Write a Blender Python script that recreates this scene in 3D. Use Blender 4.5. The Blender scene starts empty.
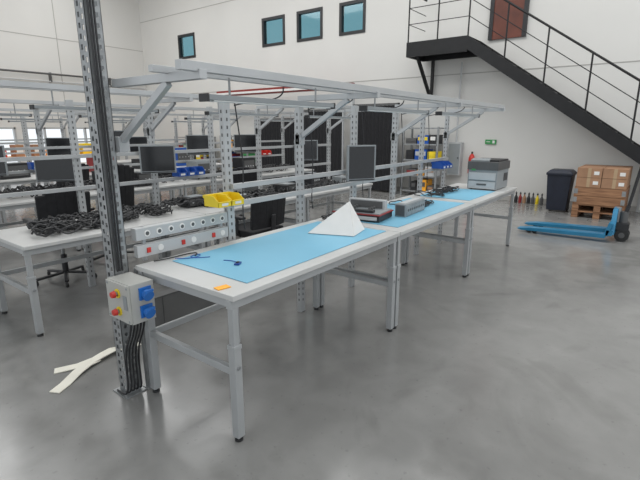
import bpy, math, random
from mathutils import Vector, Matrix, Euler
random.seed(7)
sc=bpy.context.scene
COL=sc.collection

# ------------------------------------------------------------------ materials
def mat(name,col,rough=.5,metal=0.,noise=0.,nscale=8.,spec=None,emit=None,bump=0.):
    m=bpy.data.materials.new(name); m.use_nodes=True
    nt=m.node_tree; b=nt.nodes["Principled BSDF"]
    b.inputs["Base Color"].default_value=(*col,1); b.inputs["Roughness"].default_value=rough
    b.inputs["Metallic"].default_value=metal
    if noise>0 or bump>0:
        tc=nt.nodes.new("ShaderNodeTexCoord"); n=nt.nodes.new("ShaderNodeTexNoise")
        n.inputs["Scale"].default_value=nscale; n.inputs["Detail"].default_value=5
        nt.links.new(tc.outputs["Object"],n.inputs["Vector"])
        if noise>0:
            r=nt.nodes.new("ShaderNodeValToRGB")
            r.color_ramp.elements[0].position=.3; r.color_ramp.elements[1].position=.7
            r.color_ramp.elements[0].color=tuple(c*(1-noise) for c in col)+(1,)
            r.color_ramp.elements[1].color=tuple(min(1,c*(1+noise)) for c in col)+(1,)
            nt.links.new(n.outputs["Fac"],r.inputs["Fac"]); nt.links.new(r.outputs["Color"],b.inputs["Base Color"])
    return m
M={}
M['top']=mat("bench_laminate",(.52,.52,.51),.35,noise=.05,nscale=3)
M['steel']=mat("grey_painted_steel",(.37,.38,.385),.4,.15,noise=.06,nscale=6)
M['galv']=mat("galvanised_steel",(.30,.31,.315),.42,.5,noise=.2,nscale=14)
M['alu']=mat("aluminium_profile",(.44,.45,.455),.35,.3,noise=.06,nscale=5)
M['white']=mat("white_plastic",(.72,.71,.69),.45,noise=.03)
M['bluemat']=mat("esd_mat_blue",(.17,.43,.59),.5,noise=.05,nscale=2)
M['black']=mat("black_plastic",(.018,.018,.02),.45,noise=.2)
M['navy']=mat("navy_plastic",(.014,.018,.032),.45,noise=.2)
M['blackfab']=mat("black_fabric",(.013,.013,.015),.9,noise=.3,nscale=20)
M['screen']=mat("screen_glass",(.01,.011,.013),.12)
M['darkgrey']=mat("dark_grey_metal",(.10,.10,.10),.5,.2,noise=.15,nscale=5)
M['trunk']=mat("trunking_grey",(.12,.12,.118),.5,.1,noise=.12,nscale=3)
M['grey']=mat("mid_grey_plastic",(.26,.28,.29),.5,noise=.04)
M['lgrey']=mat("light_grey_plastic",(.46,.47,.475),.45,noise=.03)
M['yellow']=mat("yellow_plastic",(.80,.60,.02),.4,noise=.05)
M['blue']=mat("blue_plastic",(.012,.08,.36),.4,noise=.08)
M['blue2']=mat("socket_blue",(.02,.15,.50),.35,noise=.06)
M['pjblue']=mat("pallet_truck_blue",(.02,.18,.33),.35,.1,noise=.12)
M['red']=mat("red_plastic",(.55,.03,.02),.4,noise=.08)
M['dred']=mat("dark_red_plastic",(.25,.02,.02),.45,noise=.08)
M['orange']=mat("orange_sticker",(.95,.42,.03),.5,noise=.04)
M['green']=mat("green_plastic",(.04,.28,.08),.45,noise=.06)
M['black_steel']=mat("black_stair_steel",(.012,.012,.013),.5,.3,noise=.2)
M['boxbeige']=mat("enclosure_grey",(.42,.42,.395),.5,noise=.04)
M['rubber']=mat("rubber",(.02,.02,.02),.7,noise=.2)
M['brown']=mat("cardboard",(.34,.19,.11),.8,noise=.12,nscale=6)
M['tape']=mat("packing_tape",(.42,.30,.18),.35,noise=.05)
M['paper']=mat("paper_white",(.74,.73,.71),.6,noise=.03)
M['ribbon']=mat("foam_strip",(.76,.73,.64),.7,noise=.06)
M['redbeam']=mat("red_beam",(.22,.025,.02),.5,noise=.1)
M['doorbrown']=mat("door_brown",(.13,.035,.02),.5,noise=.3,nscale=3)
M['diff']=mat("lamp_diffuser",(.75,.76,.75),.5,noise=.02)
M['pcb']=mat("pcb_blue",(.01,.05,.25),.4,noise=.2)

def woodmat():
    m=bpy.data.materials.new("pallet_wood"); m.use_nodes=True; nt=m.node_tree; b=nt.nodes["Principled BSDF"]
    tc=nt.nodes.new("ShaderNodeTexCoord"); mp=nt.nodes.new("ShaderNodeMapping"); mp.inputs["Scale"].default_value=(4,1.2,14)
    n=nt.nodes.new("ShaderNodeTexNoise"); n.inputs["Scale"].default_value=3; n.inputs["Detail"].default_value=8
    r=nt.nodes.new("ShaderNodeValToRGB"); r.color_ramp.elements[0].position=.3; r.color_ramp.elements[1].position=.72
    r.color_ramp.elements[0].color=(.15,.07,.035,1); r.color_ramp.elements[1].color=(.40,.21,.11,1)
    for a,bb in ((tc.outputs["Object"],mp.inputs["Vector"]),(mp.outputs["Vector"],n.inputs["Vector"]),(n.outputs["Fac"],r.inputs["Fac"]),(r.outputs["Color"],b.inputs["Base Color"])): nt.links.new(a,bb)
    b.inputs["Roughness"].default_value=.8
    return m
M['wood']=woodmat()

def floormat():
    m=bpy.data.materials.new("polished_concrete"); m.use_nodes=True; nt=m.node_tree; b=nt.nodes["Principled BSDF"]; L=nt.links.new
    tc=nt.nodes.new("ShaderNodeTexCoord")
    def noise(s,d,dist=0):
        n=nt.nodes.new("ShaderNodeTexNoise"); n.inputs["Scale"].default_value=s; n.inputs["Detail"].default_value=d; n.inputs["Distortion"].default_value=dist
        L(tc.outputs["Object"],n.inputs["Vector"]); return n
    def ramp(src,p0,p1,c0,c1):
        r=nt.nodes.new("ShaderNodeValToRGB"); r.color_ramp.elements[0].position=p0; r.color_ramp.elements[1].position=p1
        r.color_ramp.elements[0].color=(*c0,1); r.color_ramp.elements[1].color=(*c1,1); L(src.outputs["Fac"],r.inputs["Fac"]); return r
    def mul(a,c):
        mx=nt.nodes.new("ShaderNodeMix"); mx.data_type='RGBA'; mx.blend_type='MULTIPLY'; mx.inputs[0].default_value=1
        L(a,mx.inputs[6]); L(c,mx.inputs[7]); return mx.outputs[2]
    n1=noise(.5,5,.7); n2=noise(5,9,.3); n3=noise(1.1,6,1.8); n4=noise(30,4)
    c=ramp(n1,.3,.7,(.180,.178,.172),(.265,.262,.253)).outputs["Color"]
    c=mul(c,ramp(n2,.28,.72,(.90,.90,.90),(1.06,1.06,1.06)).outputs["Color"])
    c=mul(c,ramp(n3,.55,.66,(1,1,1),(.86,.86,.855)).outputs["Color"])
    c=mul(c,ramp(n4,.64,.72,(1,1,1),(.84,.84,.84)).outputs["Color"])
    L(c,b.inputs["Base Color"])
    r3=nt.nodes.new("ShaderNodeMapRange"); r3.inputs[1].default_value=.3; r3.inputs[2].default_value=.7; r3.inputs[3].default_value=.13; r3.inputs[4].default_value=.27
    L(n2.outputs["Fac"],r3.inputs[0]); L(r3.outputs[0],b.inputs["Roughness"])
    b.inputs["Specular IOR Level"].default_value=.65
    bp=nt.nodes.new("ShaderNodeBump"); bp.inputs["Strength"].default_value=.04; bp.inputs["Distance"].default_value=.01
    L(n2.outputs["Fac"],bp.inputs["Height"]); L(bp.outputs["Normal"],b.inputs["Normal"])
    return m
M['floor']=floormat()
M['wall']=mat("painted_wall",(.64,.63,.605),.8,noise=.03,nscale=.6)
M['walllow']=mat("painted_wall_lower",(.56,.55,.53),.8,noise=.03,nscale=.6)
M['joint']=mat("panel_joint",(.38,.37,.35),.8)
M['ceil']=mat("ceiling_paint",(.6,.6,.58),.8,noise=.02)
def glassmat():
    m=bpy.data.materials.new("tinted_glass"); m.use_nodes=True; nt=m.node_tree
    for n in list(nt.nodes):
        if n.type=='BSDF_PRINCIPLED': nt.nodes.remove(n)
    o=[n for n in nt.nodes if n.type=='OUTPUT_MATERIAL'][0]
    t=nt.nodes.new("ShaderNodeBsdfTransparent"); t.inputs[0].default_value=(.38,.56,.60,1)
    g=nt.nodes.new("ShaderNodeBsdfGlossy"); g.inputs["Roughness"].default_value=.05
    x=nt.nodes.new("ShaderNodeMixShader"); x.inputs[0].default_value=.06
    nt.links.new(t.outputs[0],x.inputs[1]); nt.links.new(g.outputs[0],x.inputs[2]); nt.links.new(x.outputs[0],o.inputs[0])
    return m
M['glass']=glassmat()

# ------------------------------------------------------------------ mesh builder
class MB:
    def __init__(s): s.v=[];s.f=[];s.mi=[];s.ms=[]
    def _m(s,m):
        if m not in s.ms: s.ms.append(m)
        return s.ms.index(m)
    def add(s,vs,fs,m):
        o=len(s.v); s.v+= [tuple(v) for v in vs]; i=s._m(m)
        for f in fs: s.f.append([o+k for k in f]); s.mi.append(i)
    def box(s,c,d,m,rot=None,taper=1.0):
        R=Euler([math.radians(a) for a in rot]).to_matrix() if rot else Matrix.Identity(3)
        vs=[]
        for z in (-1,1):
            k=taper if z>0 else 1
            for x,y in ((-1,-1),(1,-1),(1,1),(-1,1)):
                vs.append(Vector(c)+R@Vector((x*d[0]/2*k,y*d[1]/2*k,z*d[2]/2)))
        s.add(vs,[(3,2,1,0),(4,5,6,7),(0,1,5,4),(1,2,6,5),(2,3,7,6),(3,0,4,7)],m)
    def bb(s,x0,x1,y0,y1,z0,z1,m): s.box(((x0+x1)/2,(y0+y1)/2,(z0+z1)/2),(x1-x0,y1-y0,z1-z0),m)
    def cyl(s,p1,p2,r,m,n=14,r2=None):
        p1=Vector(p1);p2=Vector(p2);d=(p2-p1).normalized(); r2=r if r2 is None else r2
        a=d.orthogonal().normalized(); b=d.cross(a)
        vs=[]
        for p,rr in ((p1,r),(p2,r2)):
            for i in range(n):
                t=2*math.pi*i/n; vs.append(p+rr*(math.cos(t)*a+math.sin(t)*b))
        fs=[(i,(i+1)%n,n+(i+1)%n,n+i) for i in range(n)]+[tuple(range(n-1,-1,-1)),tuple(range(n,2*n))]
        s.add(vs,fs,m)
    def bar(s,p1,p2,w,h,m):
        p1=Vector(p1);p2=Vector(p2);d=(p2-p1).normalized()
        up=Vector((0,0,1)) if abs(d.z)<.98 else Vector((0,1,0))
        a=d.cross(up).normalized(); b=a.cross(d).normalized()
        vs=[p+a*sx*w/2+b*sz*h/2 for p in (p1,p2) for sx,sz in ((-1,-1),(1,-1),(1,1),(-1,1))]
        s.add(vs,[(0,1,2,3),(7,6,5,4),(0,4,5,1),(1,5,6,2),(2,6,7,3),(3,7,4,0)],m)
    def prism(s,pts,ext,m):
        n=len(pts); e=Vector(ext); vs=[Vector(p) for p in pts]+[Vector(p)+e for p in pts]
        s.add(vs,[tuple(range(n-1,-1,-1)),tuple(range(n,2*n))]+[(i,(i+1)%n,n+(i+1)%n,n+i) for i in range(n)],m)
    def lathe(s,c,prof,m,n=20):
        vs=[];
        for r,z in prof:
            for i in range(n):
                t=2*math.pi*i/n; vs.append((c[0]+r*math.cos(t),c[1]+r*math.sin(t),c[2]+z))
        fs=[]
        for k in range(len(prof)-1):
            for i in range(n): fs.append((k*n+i,k*n+(i+1)%n,(k+1)*n+(i+1)%n,(k+1)*n+i))
        fs.append(tuple(range(n-1,-1,-1))); fs.append(tuple(range((len(prof)-1)*n,len(prof)*n)))
        s.add(vs,fs,m)
    def done(s,name,bevel=.003,xf=None,seg=2):
        me=bpy.data.meshes.new(name); 
        vs=s.v if xf is None else [tuple(xf@Vector(v)) for v in s.v]
        me.from_pydata(vs,[],s.f)
        for m in s.ms: me.materials.append(M[m])
        for p,i in zip(me.polygons,s.mi): p.material_index=i
        me.update()
        import bmesh
        bm=bmesh.new(); bm.from_mesh(me); bmesh.ops.recalc_face_normals(bm,faces=bm.faces); bm.to_mesh(me); bm.free()
        o=bpy.data.objects.new(name,me); COL.objects.link(o)
        if bevel>0:
            b=o.modifiers.new("bevel",'BEVEL'); b.width=bevel; b.segments=seg; b.limit_method='ANGLE'; b.angle_limit=math.radians(40)
        xs=[v.co.x for v in me.vertices]; ys=[v.co.y for v in me.vertices]; zs=[v.co.z for v in me.vertices]
        c=Vector(((min(xs)+max(xs))/2,(min(ys)+max(ys))/2,min(zs)))
        me.transform(Matrix.Translation(-c)); o.location=c
        return o
def XF(x,y,z=0,rz=0): return Matrix.Translation((x,y,z))@Matrix.Rotation(math.radians(rz),4,'Z')

def cables(name,lst,m,r=.004):
    cu=bpy.data.curves.new(name,'CURVE'); cu.dimensions='3D'; cu.bevel_depth=r; cu.bevel_resolution=2; cu.resolution_u=6
    for pts in lst:
        s=cu.splines.new('NURBS'); s.points.add(len(pts)-1)
        for p,q in zip(s.points,pts): p.co=(*q,1)
        s.use_endpoint_u=True; s.order_u=4
    cu.materials.append(M[m]); o=bpy.data.objects.new(name,cu); COL.objects.link(o); return o
def heap(name,x0,x1,y0,y1,z,n,m,h=.05,r=.005):
    L=[]
    for _ in range(n):
        cx=random.uniform(x0+.08,x1-.08);cy=random.uniform(y0+.08,y1-.08);R=random.uniform(.05,.13);a=random.uniform(0,6.3);pts=[]
        for k in range(random.randint(12,26)):
            a+=.55; px=min(x1,max(x0,cx+R*math.cos(a)*random.uniform(.7,1.3)));py=min(y1,max(y0,cy+R*.7*math.sin(a)*random.uniform(.7,1.3)))
            pts.append((px,py,z+r+random.uniform(0,h))); cx+=random.uniform(-.01,.01)
        L.append(pts)
    return cables(name,L,m,r)

# ------------------------------------------------------------------ room shell
WX=10.5; WY=16.4; H=7.0
b=MB(); b.bb(-4,WX+.2,-5,WY+.2,-.1,0,'floor'); b.done("floor",0)
wins=sorted([(13.26,14.17),(9.2,10.1),(7.85,8.75),(6.5,7.3)])
zs0,zs1=3.93,4.72
b=MB()
b.bb(WX,WX+.2,-5,WY+.2,0,zs0,'wall'); b.bb(WX,WX+.2,-5,WY+.2,zs1,H,'wall')
prev=-5
for a,c in wins:
    b.bb(WX,WX+.2,prev,a,zs0,zs1,'wall'); prev=c
b.bb(WX,WX+.2,prev,WY+.2,zs0,zs1,'wall')
b.done("wall_back",0)
for i,(a,c) in enumerate(wins):
    b=MB(); t=.075
    b.bb(WX-.02,WX+.1,a,a+t,zs0,zs1,'black');b.bb(WX-.02,WX+.1,c-t,c,zs0,zs1,'black')
    b.bb(WX-.02,WX+.1,a+t,c-t,zs0,zs0+t,'black');b.bb(WX-.02,WX+.1,a+t,c-t,zs1-t,zs1,'black')
    b.bb(WX+.03,WX+.04,a+t,c-t,zs0+t,zs1-t,'glass'); b.done("window_%d"%(i+1),0)
for i,z in enumerate((2.75,5.4)):
    b=MB(); b.bb(WX-.006,WX,-5,WY,z,z+.02,'joint'); b.done("trim_%d"%(i+1),0)
b=MB()
wb=[(3.0,4.3),(4.5,5.8),(6.0,7.3),(7.45,8.5)]; z0,z1=.15,1.6
b.bb(-4,WX,WY,WY+.2,z1,H,'wall'); b.bb(-4,WX,WY,WY+.2,0,z0,'walllow'); prev=-4
for a,c in wb: b.bb(prev,a,WY,WY+.2,z0,z1,'wall'); prev=c
b.bb(prev,WX,WY,WY+.2,z0,z1,'wall'); b.done("wall_left",0)
for i,(a,c) in enumerate(wb):
    b=MB(); t=.05
    b.bb(a,a+t,WY-.02,WY+.1,z0,z1,'alu');b.bb(c-t,c,WY-.02,WY+.1,z0,z1,'alu');m_=(a+c)/2;b.bb(m_-.025,m_+.025,WY-.02,WY+.1,z0,z1,'alu')
    b.bb(a,c,WY-.02,WY+.1,z0,z0+t,'alu');b.bb(a,c,WY-.02,WY+.1,z1-t,z1,'alu'); b.bb(a,c,WY-.01,WY+.08,.8,.84,'alu')
    b.done("window_%d"%(i+5),0)
for i,z in enumerate((3.0,4.4)):
    b=MB(); b.bb(-4,WX,WY-.006,WY,z,z+.02,'joint'); b.done("trim_%d"%(i+3),0)
for i,x in enumerate((4.2,7.4)):
    b=MB(); b.bb(x,x+.02,WY-.007,WY,1.65,H,'joint'); b.done("trim_%d"%(i+5),0)
b=MB(); sky=[(1.5,3.5),(6.,8.)]
prev=-4
for a,c in sky: b.bb(prev,a,-5,WY+.2,H,H+.15,'ceil'); prev=c
b.bb(prev,WX+.2,-5,WY+.2,H,H+.15,'ceil'); b.done("ceiling",0)
b=MB(); b.bb(WX-.03,WX,-5,WY,0,.1,'joint'); b.done("baseboard_back",0)
b=MB()
b.cyl((-3,WY-.15,3.28),(WX-.1,WY-.15,3.28),.03,'darkgrey'); b.cyl((-3,WY-.12,3.05),(WX-.1,WY-.12,3.05),.02,'lgrey')
for x in range(-3,11,2): b.bb(x,x+.03,WY-.16,WY,3.03,3.33,'darkgrey')
b.done("wall_conduit",0)

# ------------------------------------------------------------------ workbenches
def bench(x0,x1,yf,yb,z,mat_=None,nm="workbench"):
    b=MB(); g=.006
    b.bb(x0+g,x1-g,yf,yb,z-.028,z,'top')
    b.bb(x0+g,x1-g,yf+.02,yf+.055,z-.075,z-.028,'steel');b.bb(x0+g,x1-g,yb-.055,yb-.02,z-.075,z-.028,'steel')
    for x in (x0+.035,x1-.035):
        b.bb(x-.02,x+.02,yf+.055,yb-.055,z-.07,z-.028,'steel')
        for y in (yf+.04,yb-.04):
            b.bb(x-.018,x+.018,y-.018,y+.018,z*.55,z-.03,'steel')
            b.bb(x-.023,x+.023,y-.023,y+.023,.025,z*.66,'steel')
            b.bb(x-.026,x+.026,y-.026,y+.026,z*.64,z*.67,'steel')
            b.cyl((x,y,.0),(x,y,.012),.022,'black'); b.cyl((x,y,.012),(x,y,.03),.008,'galv')
        b.bb(x-.015,x+.015,yf+.06,yb-.06,z*.46,z*.46+.04,'steel')
        b.cyl((x,yf+.012,z*.52),(x,yf+.02,z*.52),.012,'galv',10)
    b.bb(x0+.05,x1-.05,yb-.055,yb-.035,z*.46,z*.46+.04,'steel')
    return b.done(nm,.003)
YF,YB,ZT=1.49,2.30,.80
XS=[1.30,2.97,4.64,6.30]
for i in range(3): bench(XS[i],XS[i+1],YF,YB,ZT)
def esd(x0,x1,y0,y1,z,skew=0):
    b=MB()
    b.prism([(x0,y0,z+.001),(x1,y0+skew,z+.001),(x1-.02,y1+skew,z+.001),(x0+.01,y1,z+.001)],(0,0,.004),'bluemat'); b.done("esd_mat",.002)
esd(1.47,2.93,1.57,2.20,ZT,.02); esd(3.1,4.58,1.58,2.2,ZT); esd(4.78,5.7,1.6,2.2,ZT)

def post(x,y,z0,z1,w,d,m='galv',pitch=.05,name="perforated_upright"):
    b=MB(); t=.003
    def ladder(axis,c,off):
        W=w if axis==0 else d
        def strip(a0,a1,za,zb):
            if axis==0: b.bb(c+a0,c+a1,off,off+t,za,zb,m)
            else: b.bb(off,off+t,c+a0,c+a1,za,zb,m)
        s=W/2
        strip(-s,-s*.62,z0,z1);strip(-s*.18,s*.18,z0,z1);strip(s*.62,s,z0,z1)
        z=z0
        while z<z1:
            strip(-s*.62,-s*.18,z,min(z+pitch*.5,z1)); strip(s*.18,s*.62,z+pitch*.25,min(z+pitch*.75,z1)); z+=pitch
    ladder(0,x,y-d/2); ladder(1,y,x-w/2)
    ladder(1,y,x+w/2-t)
    b.bb(x-w/2,x-w/2+.02,y+d/2-t,y+d/2,z0,z1,m);b.bb(x+w/2-.02,x+w/2,y+d/2-t,y+d/2,z0,z1,m)
    b.bb(x-w/2-.03,x+w/2+.016,y-d/2-.03,y+d/2+.03,z0,z0+.008,m)
    return b.done(name,0)
post(1.25,2.395,0.0,6.9,.085,.09,name="perforated_steel_upright")

def frame(x0,x1,yb,yf,zr,posts,arms,z0,nm="bench_lighting_frame",zb=(1.10,),t=.04,xa=None):
    b=MB()
    for x in posts:
        b.bb(x-.03,x+.03,yb-.02,yb+.02,z0,zr-.02,'alu')
        z=z0+.1
        while z<zr-.1: b.bb(x-.006,x+.006,yb-.0215,yb-.019,z,z+.022,'darkgrey'); b.bb(x-.0315,x-.029,yb-.006,yb+.006,z,z+.022,'darkgrey'); z+=.05
    for x in arms:
        b.bar((x,yb,zr),(x,yf-.03,zr),t,t,'alu')
        b.bar((x,yb,zr-.30),(x,yb-.46,zr-.02),.03,.035,'alu')
        b.bb(x-.03,x+.03,yb-.03,yb+.03,zr-.35,zr-.27,'steel')
    b.bar((x0,yf,zr+.03),(x1,yf,zr+.03),t,t,'alu')
    b.bar((x0,yf+.2,zr+.03),(x1,yf+.2,zr+.03),.03,.03,'alu')
    for z in zb: b.bar((posts[0],yb-.035,z),(posts[-1],yb-.035,z),.03,.035,'alu')
    return b.done(nm,.002)
def lamp(x0,x1,y,z,zr):
    b=MB()
    b.bb(x0,x1,y-.03,y+.03,z,z+.025,'grey'); b.bb(x0+.03,x1-.03,y-.026,y+.026,z-.006,z,'diff')
    b.bb(x0-.012,x0,y-.032,y+.032,z-.008,z+.028,'black');b.bb(x1,x1+.012,y-.032,y+.032,z-.008,z+.028,'black')
    for x in (x0+.15,x1-.15): b.cyl((x,y,z+.025),(x,y,zr),.006,'galv',8); 
    b.done("led_bench_lamp",.002)
P1=[2.06,2.83,3.63,4.43,5.13,5.88]
frame(1.22,5.91,2.345,1.66,1.78,P1,[1.325,2.83,4.43,5.88],0.0,zb=(1.05,1.17))
lamp(1.40,2.38,1.72,1.68,1.79); lamp(2.78,3.8,1.72,1.68,1.79); lamp(4.1,5.15,1.72,1.68,1.79)
L=[]
for x,zb_ in ((2.12,.86),(2.9,.9),(3.7,.9),(4.5,.9),(5.2,.9)):
    L.append([(x,2.315,1.76),(x+.02,2.30,1.5),(x+.07,2.30,1.3),(x+.01,2.30,1.0),(x+.03,2.29,zb_)])
    L.append([(x,1.88,1.79),(x+.1,1.95,1.70),(x+.05,2.2,1.74),(x,2.315,1.7)])
cables("hanging_cable",L,'black',.0045)

# socket strip behind bench 1
b=MB()
b.bb(1.34,2.02,2.32,2.37,.93,1.0,'lgrey'); b.bb(1.34,2.02,2.32,2.36,.83,.9,'lgrey')
for i in range(8):
    x=1.41+i*.08
    b.cyl((x,2.322,.965),(x,2.316,.965),.02,'white',12); b.cyl((x,2.318,.965),(x,2.3145,.965),.012,'darkgrey',12)
    if i%3==0: b.bb(x-.012,x+.012,2.312,2.32,.85,.88,'red')
    elif i%3==1: b.cyl((x,2.322,.865),(x,2.316,.865),.02,'white',12)
for x in (1.40,1.98): b.bb(x-.01,x+.01,2.34,2.36,.80,1.0,'steel')
b.done("power_socket_rail",.002)

# control box
b=MB()
bx0,bx1,by0,by1,bz0,bz1=1.155,1.29,2.11,2.335,.54,.76
b.bb(bx0,bx1,by0,by1,bz0,bz1,'boxbeige')
b.bb(bx0-.012,bx0,by0+.004,by1-.004,bz0+.004,bz1-.004,'boxbeige')
for z,mm in ((.70,'orange'),(.60,'orange')):
    yy=2.215
    b.cyl((bx0-.012,yy,z),(bx0-.018,yy,z),.026,'yellow',20); b.cyl((bx0-.018,yy,z),(bx0-.03,yy,z),.012,'galv',14)
    b.cyl((bx0-.03,yy,z),(bx0-.05,yy,z),.020,'red',20,r2=.016)
b.bb(bx0-.016,bx0-.012,2.13,2.165,.62,.70,'grey')
for z in (.70,.60):
    b.bb(bx0+.045,bx0+.115,by0-.01,by0,z-.034,z+.034,'blue2'); 
    b.cyl((bx0+.08,by0-.01,z),(bx0+.08,by0-.036,z-.009),.026,'blue2',20); b.cyl((bx0+.08,by0-.036,z-.009),(bx0+.08,by0-.042,z-.011),.030,'blue2',20)
    b.bb(bx0+.055,bx0+.105,by0-.048,by0-.036,z+.012,z+.026,'blue2')
for y,z in ((by0+.015,bz0+.018),(by0+.015,bz1-.018),(by1-.02,bz0+.018),(by1-.02,bz1-.018)): b.cyl((bx0-.012,y,z),(bx0-.015,y,z),.007,'grey',10)
b.cyl((1.2,2.2,bz0),(1.2,2.2,bz0-.03),.014,'black',12);b.cyl((1.26,2.2,bz0),(1.26,2.2,bz0-.03),.014,'black',12)
b.done("electrical_socket_box",.004)
L=[]
for i in range(5):
    x=1.19+i*.02
    L.append([(x,2.2,.51),(x,2.22,.42),(1.2+.02*i,2.315,.34),(1.2+.02*i,2.325,.15),(1.19+.022*i,2.31,.04),(1.18+.025*i,2.34,.014),(1.19+.03*i,2.44,.014)])
for i in range(3):
    x=1.215+i*.014; L.append([(x,2.325,2.2),(x,2.328,1.8),(x+.004,2.325,1.3),(x,2.33,.9),(x,2.328,.78)])
cables("power_cable_bundle",L,'black',.0055)
b=MB(); b.bb(1.325,1.355,2.325,2.355,0,.77,'galv'); b.bb(1.315,1.37,2.31,2.37,0,.006,'galv'); b.done("upright_brace_leg",.001)

b=MB(); b.bb(1.55,5.9,3.0,3.085,0,.26,'trunk'); b.bb(1.55,5.9,2.995,3.09,.26,.275,'darkgrey')
for i in range(6): b.bb(1.9+i*.75,1.905+i*.75,2.994,3.0,0,.26,'darkgrey')
b.done("floor_cable_trunking",.003)

def ribbon(name,lines,w,th,m):
    b=MB()
    for pts in lines:
        n=len(pts); Lp=[];R=[]
        for i in range(n):
            a=Vector(pts[max(0,i-1)]);c=Vector(pts[min(n-1,i+1)]);d=(c-a);d.z=0;d.normalize();p=Vector((-d.y,d.x,0))
            Lp.append(Vector(pts[i])+p*w/2);R.append(Vector(pts[i])-p*w/2)
        for i in range(n-1):
            q=[Lp[i],R[i],R[i+1],Lp[i+1]]; vs=q+[v+Vector((0,0,th)) for v in q]
            b.add(vs,[(3,2,1,0),(4,5,6,7),(0,1,5,4),(1,2,6,5),(2,3,7,6),(3,0,4,7)],m)
    return b.done(name,0)
ribbon("foam_strip",[[(1.62,2.91,.002),(1.50,2.92,.012),(1.42,2.92,.03),(1.34,2.905,.028),(1.28,2.9,.02),(1.18,2.93,.006),(1.06,2.99,.002)],[(1.30,2.90,.012),(1.22,2.875,.02),(1.14,2.84,.014),(1.03,2.77,.004),(.95,2.73,.002)]],.07,.006,'ribbon')

# ------------------------------------------------------------------ things on main benches
b=MB()
def tri(p,q,r,m='paper',t=.004):
    n=(Vector(q)-Vector(p)).cross(Vector(r)-Vector(p)).normalized()*t; b.prism([p,q,r],n,m)
A=(2.50,2.00,.808);B=(2.62,1.68,.808);C=(2.86,1.74,.808);T=(2.74,1.80,1.03);D=(2.70,2.03,.808)
tri(A,B,T); tri(B,C,T); tri(D,A,T)
b.done("folded_white_card",0)
b=MB()
b.box((0,0,.03),(.30,.42,.05),'black'); b.box((0,0,.06),(.32,.44,.010),'dred'); b.box((.0,.0,.068),(.29,.41,.012),'grey'); b.box((-.12,0,.085),(.05,.3,.02),'black')
b.box((-.155,0,.03),(.01,.38,.03),'lgrey'); b.box((.1,0,.11),(.06,.34,.08),'lgrey'); b.box((.066,0,.11),(.006,.30,.06),'darkgrey')
for i in range(6): b.cyl((.05*((i%3)-1)-.0,.08*((i//3)*2-1),.076),(.05*((i%3)-1)-.0,.08*((i//3)*2-1),.1),.012,'darkgrey',10)
b.done("test_fixture",.003,XF(3.26,2.0,ZT+.006,8))
b=MB(); b.box((0,0,.055),(.46,.10,.11),'grey'); b.box((0,-.052,.055),(.44,.006,.09),'galv'); b.box((-.232,0,.055),(.006,.08,.09),'darkgrey')
for i in range(9): b.cyl((-.18+i*.045,-.055,.055),(-.18+i*.045,-.058,.055),.012,'darkgrey',10)
b.box((0,0,.113),(.4,.06,.006),'lgrey'); b.done("rack_instrument",.003,XF(3.72,1.78,ZT+.006,4))
b=MB(); b.box((0,0,.006),(.05,.03,.008),'pcb'); b.box((0,0,.013),(.02,.015,.006),'black'); b.done("circuit_board",0,XF(1.66,1.84,ZT+.005,30))
b=MB(); b.box((0,0,.003),(.07,.045,.004),'orange'); b.done("orange_label",0,XF(1.355,1.62,ZT,-10))
cables("bench_cable",[[(1.50,2.2,.815),(1.54,2.16,.808),(1.62,2.13,.808),(1.68,2.18,.808),(1.6,2.2,.808),(1.56,2.14,.81),(1.66,2.08,.808)],[(1.66,1.84,.812),(1.7,1.9,.808),(1.66,1.96,.808)]],'blue',.0025)
cables("bench_cable",[[(1.40,2.26,.81),(1.5,2.24,.808),(1.6,2.25,.81),(1.7,2.22,.808),(1.62,2.17,.81)]],'black',.004)
heap("test_lead_pile",3.9,4.4,1.75,2.2,ZT+.006,9,'black',.03)
heap("test_lead_pile",4.7,5.5,1.9,2.25,ZT+.006,14,'black',.05)
heap("test_lead_pile",2.95,3.1,2.05,2.25,ZT+.006,4,'black',.04)
b=MB()
b.box((0,0,.13),(.50,.36,.24),'grey'); b.box((0,0,.30),(.52,.38,.10),'darkgrey'); b.box((.03,0,.36),(.42,.34,.025),'black'); b.box((-.19,.05,.365),(.1,.22,.03),'grey',rot=(0,-12,0))
b.box((-.255,0,.06),(.012,.33,.09),'lgrey'); b.box((-.263,0,.07),(.008,.12,.02),'darkgrey'); b.box((-.255,0,.17),(.010,.33,.09),'lgrey'); b.box((-.26,.11,.25),(.006,.05,.02),'green')
for i in range(6): b.box((.05+i*.03,-.183,.15),(.015,.004,.10),'darkgrey')
for sx in (-.2,.2):
    for sy in (-.14,.14): b.cyl((sx,sy,0),(sx,sy,.012),.015,'black')
b.done("laser_printer",.012,XF(6.0,1.79,ZT+.001,0),3)

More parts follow.
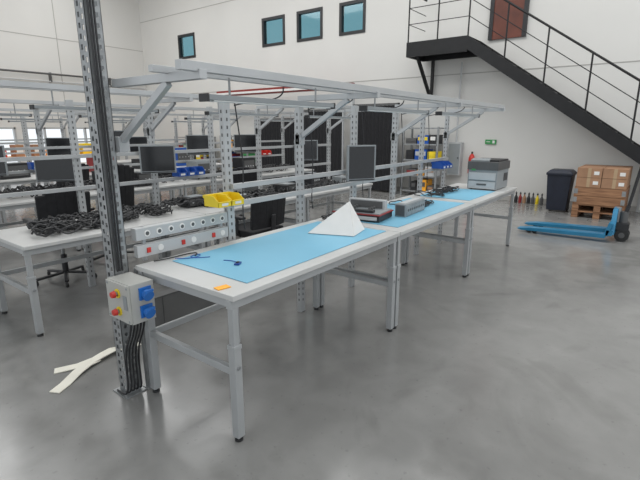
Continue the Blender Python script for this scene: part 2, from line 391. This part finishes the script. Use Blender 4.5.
def monitor(x,y,z,rz,w=.38,h=.31,stand=False):
    b=MB()
    b.box((0,0,0),(w,.03,h),'grey'); b.box((0,-.0165,.005),(w-.03,.004,h-.035),'screen'); b.box((0,.03,0),(w*.6,.04,h*.6),'black'); b.box((0,-.018,-h/2+.010),(w-.03,.004,.010),'black')
    b.box((0,.055,0),(.08,.02,.08),'darkgrey')
    if stand:
        b.box((0,.06,-h/2-.03),(.06,.03,.22),'black'); b.box((0,.04,-h/2-.135),(.24,.18,.015),'black')
    else: b.bar((0,.06,0),(0,.13,0),.03,.03,'darkgrey')
    b.done("monitor",.004,XF(x,y,z,rz))
monitor(3.50,2.18,1.25,-32,.28,.32)
def bin_(x,y,z,rz,w,d,h,m,n=1,name="storage_bin"):
    for i in range(n):
        b=MB(); t=.004
        ox=(i-(n-1)/2)*(w+.006)
        b.bb(ox-w/2,ox+w/2,-d/2,d/2,0,t,m); b.bb(ox-w/2,ox+w/2,d/2-t,d/2,t,h,m)
        for sx in (ox-w/2,ox+w/2-t): b.prism([(sx,-d/2,t),(sx,d/2,t),(sx,d/2,h),(sx,-d*.15,h),(sx,-d/2,h*.5)],(t,0,0),m)
        b.bb(ox-w/2,ox+w/2,-d/2,-d/2+t,t,h*.5,m); b.bb(ox-w/2,ox+w/2,-d/2-.008,-d/2,h*.47,h*.5,m); b.bb(ox-w/2,ox+w/2,d/2,d/2+.01,h-.02,h,m)
        b.bb(ox-w/4,ox+w/4,-d/2-.002,-d/2,h*.12,h*.36,'paper')
        b.done(name,.0015,XF(x,y,z,rz))
bin_(1.93,2.24,1.07,0,.105,.14,.07,'yellow',2)
bin_(5.52,2.23,1.07,0,.10,.15,.08,'blue',3)

# ------------------------------------------------------------------ rows 2..4
def row(y,z,n,x0=1.2,d=.8,L=1.65,zr=1.83):
    for i in range(n): bench(x0+i*L,x0+(i+1)*L,y,y+d,z)
    x1=x0+n*L
    ps=[x0+.03+i*(x1-x0-.06)/(2*n) for i in range(2*n+1)]
    frame(x0-.3,x1,y+d+.05,y+.15,zr,ps,ps[::2],0,zb=(1.0,1.3))
    for i in range(n): lamp(x0+i*L+.3,x0+i*L+1.35,y+.25,zr-.13,zr+.01)
row(3.6,.72,3); row(5.9,.72,4,1.0); row(8.6,.72,4,1.0); row(11.2,.72,3,2.0)
heap("cable_heap",1.35,2.7,3.7,4.3,.72,70,'black',.09,.007)
heap("cable_heap",2.7,4.2,3.7,4.3,.72,65,'black',.10,.007)
heap("cable_heap",4.3,5.9,3.7,4.3,.72,45,'black',.08,.007)
heap("cable_heap",1.2,4.2,6.0,6.6,.72,80,'black',.13,.008)
heap("cable_heap",4.2,7.2,6.0,6.6,.72,60,'black',.13,.008)
def devbox(x,y,z,rz,w,d,h,m,name="electronic_device"):
    b=MB(); b.box((0,0,h/2),(w,d,h),m); b.box((0,-d/2-.002,h/2),(w*.85,.004,h*.7),'darkgrey'); 
    for i in range(4): b.cyl((-w*.3+i*w*.2,-d/2-.004,h/2),(-w*.3+i*w*.2,-d/2-.01,h/2),min(.012,h*.2),'lgrey',10)
    b.box((0,0,h+.004),(w*.6,d*.6,.008),'grey'); b.done(name,.003,XF(x,y,z,rz))
for (x,y,w,d,h,m) in ((3.1,4.1,.3,.2,.1,'black'),(3.6,3.85,.2,.15,.08,'black'),(3.9,4.1,.25,.2,.16,'lgrey'),(4.6,4.05,.3,.25,.1,'black'),(5.2,4.1,.2,.2,.2,'black'),(5.7,3.9,.2,.2,.12,'grey'),(1.6,6.4,.3,.2,.22,'lgrey'),(3.3,6.35,.3,.2,.25,'black'),(3.8,6.2,.3,.2,.2,'black'),(5.0,6.35,.4,.3,.3,'grey'),(6.0,6.35,.3,.3,.30,'black'),(2.0,9.0,.4,.3,.3,'brown'),(3.0,9.0,.5,.3,.25,'black'),(4.6,9.0,.4,.3,.35,'dred'),(5.6,9.0,.5,.3,.2,'black'),(6.5,9.0,.4,.3,.4,'blue')):
    devbox(x,y,.725,random.uniform(-15,15),w,d,h,m)
bin_(3.25,4.36,1.03,0,.12,.12,.09,'blue',3)
bin_(2.7,6.66,1.03,0,.12,.12,.09,'blue',4)
bin_(4.45,6.66,1.03,0,.14,.12,.09,'yellow',2)
bin_(6.9,6.66,1.03,0,.14,.12,.09,'red',2)
monitor(2.80,4.27,1.24,-35,.36,.29); monitor(5.3,4.27,1.24,-35,.36,.3); monitor(3.5,6.5,1.35,-35,.48,.36); monitor(1.9,6.5,1.18,-35,.48,.36); monitor(6.2,6.5,1.28,-35,.44,.34); monitor(5.1,6.5,1.28,-35,.44,.34); monitor(2.6,6.25,1.05,-40,.48,.32,True)
monitor(4.0,9.25,1.2,-30,.5,.38);monitor(2.5,9.25,1.2,-30,.5,.38);monitor(5.6,9.25,1.2,-30,.5,.38)

def chair(x,y,rz,m='blackfab',hb=.46):
    b=MB()
    for i in range(5):
        a=2*math.pi*i/5; b.bar((0,0,.09),(.28*math.cos(a),.28*math.sin(a),.065),.04,.025,'black'); b.cyl((.28*math.cos(a)-.012,.28*math.sin(a),.028),(.28*math.cos(a)+.012,.28*math.sin(a),.028),.028,'rubber',12)
    b.cyl((0,0,.08),(0,0,.28),.03,'black'); b.cyl((0,0,.28),(0,0,.44),.016,'galv')
    b.box((0,0,.455),(.22,.22,.03),'black')
    b.box((0,-.01,.50),(.46,.45,.07),m)
    n=6
    for i in range(n):
        u=(i+.5)/n; ang=math.radians(-28+56*u); r=.5
        e=.06*(2*u-1)**2
        b.box((r*math.sin(ang),.24-(.5-r*math.cos(ang))*.6,.56+hb/2-e/2),(.088,.045,hb-e),m,rot=(-6,0,-math.degrees(ang)*.6))
    b.bar((0,.12,.46),(0,.27,.46),.06,.02,'black'); b.bar((0,.27,.46),(0,.285,.7),.06,.02,'black')
    for sx in (-.26,.26):
        b.bar((sx*.8,0,.465),(sx,0,.5),.04,.02,'black'); b.bar((sx,0,.49),(sx,.02,.66),.02,.04,'black'); b.box((sx,.0,.675),(.06,.24,.03),'black')
    b.done("office_chair",.02,XF(x,y,0,rz),3)
chair(4.62,5.0,150); chair(1.98,4.86,175,hb=.42); chair(2.66,5.2,190,hb=.60); chair(3.33,3.40,180,hb=.36)
chair(1.5,7.9,170); chair(3.4,7.8,190); chair(5.0,7.7,160)

# ------------------------------------------------------------------ back area
b=MB()
px0,px1,py0,py1=9.15,10.1,.42,1.2
def pallet(zb):
    for y in (py0+.05,(py0+py1)/2,py1-.05):
        for x in (px0+.07,(px0+px1)/2,px1-.07): b.bb(x-.07,x+.07,y-.05,y+.05,zb+.022,zb+.1,'wood')
        b.bb(px0,px1,y-.05,y+.05,zb,zb+.022,'wood')
    for i in range(6): x=px0+.01+i*(px1-px0-.12)/5; b.bb(x,x+.1,py0,py1,zb+.1,zb+.122,'wood')
pallet(0); pallet(.125)
for k in range(2):
    z=.25+k*.15; t=.02; h=.142
    b.bb(px0,px0+t,py0,py1,z,z+h,'wood');b.bb(px1-t,px1,py0,py1,z,z+h,'wood');b.bb(px0+t,px1-t,py0,py0+t,z,z+h,'wood');b.bb(px0+t,px1-t,py1-t,py1,z,z+h,'wood')
    for y in (py0+.03,py1-.03): b.bb(px0-.004,px0,y-.03,y+.03,z+.03,z+.12,'galv')
b.bb(px0+t,px1-t,py0+t,py1-t,.5,.55,'brown')
for j,(ya,yb2) in enumerate(((py0+.01,.80),(.81,py1-.01))):
    for k in range(2):
        z=.552+k*.17
        b.bb(px0+.01,px0+.47,ya,yb2,z,z+.165,'brown'); b.bb(px0+.48,px1-.01,ya,yb2,z,z+.165,'brown')
        m_=(ya+yb2)/2; b.bb(px0+.008,px0+.01,m_-.025,m_+.025,z,z+.165,'tape')
        b.bb(px0+.006,px0+.008,ya+.04,ya+.12,z+.05,z+.11,'paper')
b.done("cardboard_box_pallet",.003)
b=MB()
def frus(z0,z1,w0,d0,w1,d1,m):
    vs=[(sx*w0/2,sy*d0/2,z0) for sx,sy in ((-1,-1),(1,-1),(1,1),(-1,1))]+[(sx*w1/2,sy*d1/2,z1) for sx,sy in ((-1,-1),(1,-1),(1,1),(-1,1))]
    b.add(vs,[(3,2,1,0),(4,5,6,7),(0,1,5,4),(1,2,6,5),(2,3,7,6),(3,0,4,7)],m)
frus(.03,.72,.34,.34,.44,.42,'navy'); frus(.70,.74,.47,.45,.48,.46,'navy'); frus(.74,.80,.48,.46,.36,.34,'navy'); b.bb(.2,.27,-.15,.15,.7,.73,'black')
for sy in (-.15,.15): b.cyl((.17,sy-.02,.06),(.17,sy+.02,.06),.06,'rubber')
b.done("trash_bin",.01,XF(9.7,1.52,0,0))
for i in range(8):
    b=MB(); x=10.28;y=2.52-i*.085
    mm=('brown','black','dred','brown','black','darkgrey','yellow','darkgrey')[i]
    b.lathe((x,y,0),[(.03,0),(.033,.01),(.033,.12),(.014,.17),(.014,.19)],mm,14); b.lathe((x,y,.19),[(.017,0),(.017,.03),(.006,.035),(.006,.05)],'black',12); b.done("spray_bottle",0)
# pallet truck
b=MB()
for x in (7.35,7.80):
    b.prism([(x-.075,1.66,.05),(x-.075,1.60,.035),(x-.075,.50,.06),(x-.075,.50,.12),(x-.075,1.5,.085),(x-.075,1.66,.06)],(.15,0,0),'pjblue')
    for y in (1.42,1.50): b.cyl((x-.04,y,.036),(x+.04,y,.036),.036,'rubber',14)
    b.bar((x,.5,.09),(x,.45,.28),.14,.05,'pjblue')
b.bb(7.28,7.87,.42,.50,.10,.18,'pjblue'); b.prism([(7.28,.40,.12),(7.87,.40,.12),(7.70,.40,.46),(7.45,.40,.46)],(0,.06,0),'pjblue')
b.cyl((7.575,.33,.12),(7.575,.33,.42),.055,'darkgrey'); b.bb(7.47,7.68,.25,.42,.16,.26,'black'); b.cyl((7.575,.40,.26),(7.575,.40,.47),.035,'galv')
for x in (7.50,7.65): b.cyl((x-.028,.32,.09),(x+.028,.32,.09),.09,'rubber',24); b.cyl((x-.03,.32,.09),(x+.03,.32,.09),.04,'darkgrey',16)
b.cyl((7.575,.31,.36),(7.575,.22,1.08),.02,'black'); b.bar((7.575,.33,.34),(7.575,.29,.5),.08,.05,'black')
for a in ((7.575,.222,1.05,7.49,.215,1.12),(7.49,.215,1.12,7.49,.205,1.2),(7.49,.205,1.2,7.66,.205,1.2),(7.66,.205,1.2,7.66,.215,1.12),(7.66,.215,1.12,7.575,.222,1.05)): b.cyl(a[:3],a[3:],.015,'black',10)
b.bar((7.62,.23,1.14),(7.60,.22,1.06),.012,.02,'red')
b.done("pallet_truck",.004)

# stairs + railing (one object)
b=MB(); SX0,SX1=9.55,10.40; s=.682; ytop=3.5; ztop=3.38; th=.24
yb_=ytop-(ztop-.0)/s
for x in (SX0,SX1):
    b.prism([(x,ytop,ztop),(x,ytop,ztop-th-.02),(x,yb_+ .36,0),(x,yb_,0)],(.03 if x==SX0 else -.03,0,0),'black_steel')
n=18
for i in range(1,n):
    z=ztop*i/n; y=yb_+(ztop*i/n)/s+.02
    b.bb(SX0+.03,SX1-.03,y-.0,y+.25,z-.03,z,'black_steel')
b.bb(SX0,SX0+.05,ytop,4.85,ztop-.30,ztop,'black_steel'); b.bb(SX1-.05,SX1,ytop,4.85,ztop-.30,ztop,'black_steel')
b.bb(SX0+.05,SX1-.05,4.80,4.85,ztop-.30,ztop,'black_steel');b.bb(SX0+.05,SX1-.05,ytop,ytop+.05,ztop-.25,ztop,'black_steel')
b.bb(SX0+.05,SX1-.05,ytop,4.85,ztop-.04,ztop-.01,'black_steel')
b.bar((SX0+.03,4.6,ztop-.28),(WX-.08,4.6,ztop-1.15),.06,.06,'black_steel'); b.bar((WX-.06,4.6,ztop-1.2),(WX-.06,4.6,ztop-.05),.06,.06,'black_steel')
X_=SX0+.015
def rz(y): return ztop if y>=ytop else ztop-(ytop-y)*s
for y in (4.82,4.15,ytop,2.75,2.0,1.25,.5,-.25,-1.0): b.cyl((X_,y,rz(y)-.1),(X_,y,rz(y)+1.0),.016,'black_steel',8)
for hh,r in ((1.0,.02),(.68,.008),(.36,.008)):
    b.cyl((X_,4.82,ztop+hh),(X_,ytop,ztop+hh),r,'black_steel',8); b.cyl((X_,ytop,ztop+hh),(X_,-1.0,rz(-1.0)+hh),r,'black_steel',8)
    b.cyl((X_,4.82,ztop+hh),(SX1,4.82,ztop+hh),r,'black_steel',8)
b.done("steel_staircase",0)
b=MB(); b.bb(WX-.05,WX-.005,2.7,3.3,3.4,5.4,'doorbrown'); b.bb(WX-.07,WX-.005,2.62,2.7,3.4,5.46,'black');b.bb(WX-.07,WX-.005,3.3,3.38,3.4,5.46,'black');b.bb(WX-.07,WX-.005,2.7,3.3,5.4,5.46,'black'); b.cyl((WX-.05,2.8,4.4),(WX-.1,2.8,4.4),.02,'galv'); b.done("door_1",0)
b=MB(); b.bb(WX-.05,WX-.005,-.35,.28,0,1.95,'lgrey') ; b.bb(WX-.06,WX-.05,-.31,.24,.04,1.91,'white'); b.bb(WX-.08,WX-.06,.14,.2,.9,1.1,'darkgrey'); b.done("door_2",0)
b=MB(); b.bb(WX-.03,WX-.004,3.02,3.26,1.22,1.32,'green'); b.bb(WX-.034,WX-.03,3.05,3.10,1.24,1.30,'white'); b.bb(WX-.034,WX-.03,3.15,3.23,1.265,1.28,'white'); b.done("exit_sign",.002)
b=MB(); b.bb(WX-.18,WX-.004,3.75,4.05,.5,1.25,'lgrey'); b.bb(WX-.19,WX-.18,3.77,4.03,.53,1.22,'grey'); b.cyl((WX-.19,3.8,.9),(WX-.21,3.8,.9),.015,'black'); b.cyl((WX-.09,3.9,1.25),(WX-.09,3.9,3.0),.02,'lgrey'); b.done("wall_cabinet",.003)
b=MB(); b.lathe((WX-.12,3.5,.55),[(.05,0),(.07,.02),(.07,.36),(.04,.43),(.02,.45)],'red'); b.cyl((WX-.12,3.5,1.0),(WX-.12,3.5,1.05),.02,'black'); b.bb(WX-.05,WX-.004,3.48,3.52,.7,.9,'black'); b.cyl((WX-.12,3.5,1.03),(WX-.16,3.44,.75),.01,'black'); b.done("fire_extinguisher",0)
def partition(x,y0,y1,h):
    b=MB(); n=int((y1-y0)/.1)
    for i in range(n):
        a=y0+i*(y1-y0)/n; c=a+(y1-y0)/n
        b.prism([(x+.02,a,.05),(x-.01,(a+c)/2,.05),(x+.02,c,.05)],(0,0,h-.1),'blackfab')
    b.bb(x,x+.04,y0,y1,h-.06,h,'darkgrey'); b.bb(x,x+.04,y0,y0+.04,0,h,'alu');b.bb(x,x+.04,y1-.04,y1,0,h,'alu'); b.bb(x-.2,x+.24,y0,y0+.04,0,.03,'alu');b.bb(x-.2,x+.24,y1-.04,y1,0,.03,'alu')
    b.done("black_curtain_partition",0)
partition(9.9,5.15,6.45,2.15); partition(9.7,6.6,8.2,2.05); partition(9.9,8.3,9.8,1.85)
b=MB(); b.bb(9.9,10.1,6.9,11.6,2.55,2.70,'redbeam'); b.bb(9.88,9.9,6.9,11.6,2.58,2.64,'white'); 
for y in (6.52,11.55): b.bb(9.94,10.06,y-.03,y+.03,0,2.55,'lgrey'); b.bb(9.86,10.14,y-.06,y+.06,0,.02,'lgrey')
b.bb(9.95,10.05,6.5,6.9,2.55,2.68,'redbeam')
b.done("gantry_beam",.003)
def shelf(x,y0,y1,h,n,nm="shelving_unit"):
    b=MB(); d=.45
    for xx in (x,x+d):
        for y in (y0,y1): b.bb(xx-.02,xx+.02,y-.02,y+.02,0,h,'galv')
    cols=['dred','green','yellow','blue','brown','lgrey','black','paper','orange','black','darkgrey','brown','black']
    for k in range(n):
        z=.1+k*(h-.15)/(n-1); b.bb(x-.02,x+d+.02,y0,y1,z,z+.03,'galv')
        if k<n-1:
            y=y0+.05
            while y<y1-.2:
                w=random.uniform(.12,.3); hh=random.uniform(.12,(h-.15)/(n-1)-.08); c=random.choice(cols)
                b.bb(x+.03,x+d-.05,y,y+w,z+.03,z+.03+hh,c); b.bb(x+.022,x+.03,y+.02,y+w-.02,z+.03+hh*.4,z+.03+hh*.8,random.choice(cols)); y+=w+.03
    b.done(nm,.003)
shelf(9.8,10.2,11.4,1.35,4); shelf(9.8,12.2,13.8,1.3,4); shelf(9.8,4.1,4.95,1.6,5)
b=MB()
for i in range(14):
    x=3.6+i*.45; c=random.choice(['red','green','yellow','blue','orange','brown','lgrey']); w=random.uniform(.2,.38); hh=random.uniform(.12,.35)
    b.bb(x,x+w,14.2,14.6,.8,.8+hh,c); b.bb(x+.02,x+w-.02,14.19,14.2,.8+hh*.3,.8+hh*.7,'paper')
b.bb(3.4,10,14.0,14.8,.76,.8,'orange')
for x in (3.5,5.6,7.8,9.9): b.bb(x-.03,x+.03,14.05,14.1,0,.76,'steel');b.bb(x-.03,x+.03,14.7,14.75,0,.76,'steel')
b.done("packing_table",.002)

# ------------------------------------------------------------------ lights
w=bpy.data.worlds.new("world"); sc.world=w; w.use_nodes=True
bg=w.node_tree.nodes["Background"]; bg.inputs[0].default_value=(.92,.965,1,1); bg.inputs[1].default_value=1.1
def area(name,loc,sx,sy,p,col=(1,1,1),rot=(0,0,0)):
    l=bpy.data.lights.new(name,'AREA'); l.shape='RECTANGLE'; l.size=sx;l.size_y=sy;l.energy=p;l.color=col
    o=bpy.data.objects.new(name,l);o.location=loc;o.rotation_euler=[math.radians(a) for a in rot];COL.objects.link(o)
area("skylight_1",(2.5,5.5,H-.05),2,19,350,(1,.99,.97)); area("skylight_2",(7,5.5,H-.05),2,19,480,(1,.99,.97))

cd=bpy.data.cameras.new("camera"); cd.lens=448/640*36; cd.sensor_width=36; cd.clip_start=.05
co=bpy.data.objects.new("camera",cd); COL.objects.link(co); co.location=(0,0,1.55)
co.rotation_euler=(math.radians(90)-math.atan(111/448),0,math.radians(37.1-90)); sc.camera=co
sc.view_settings.view_transform='Standard'
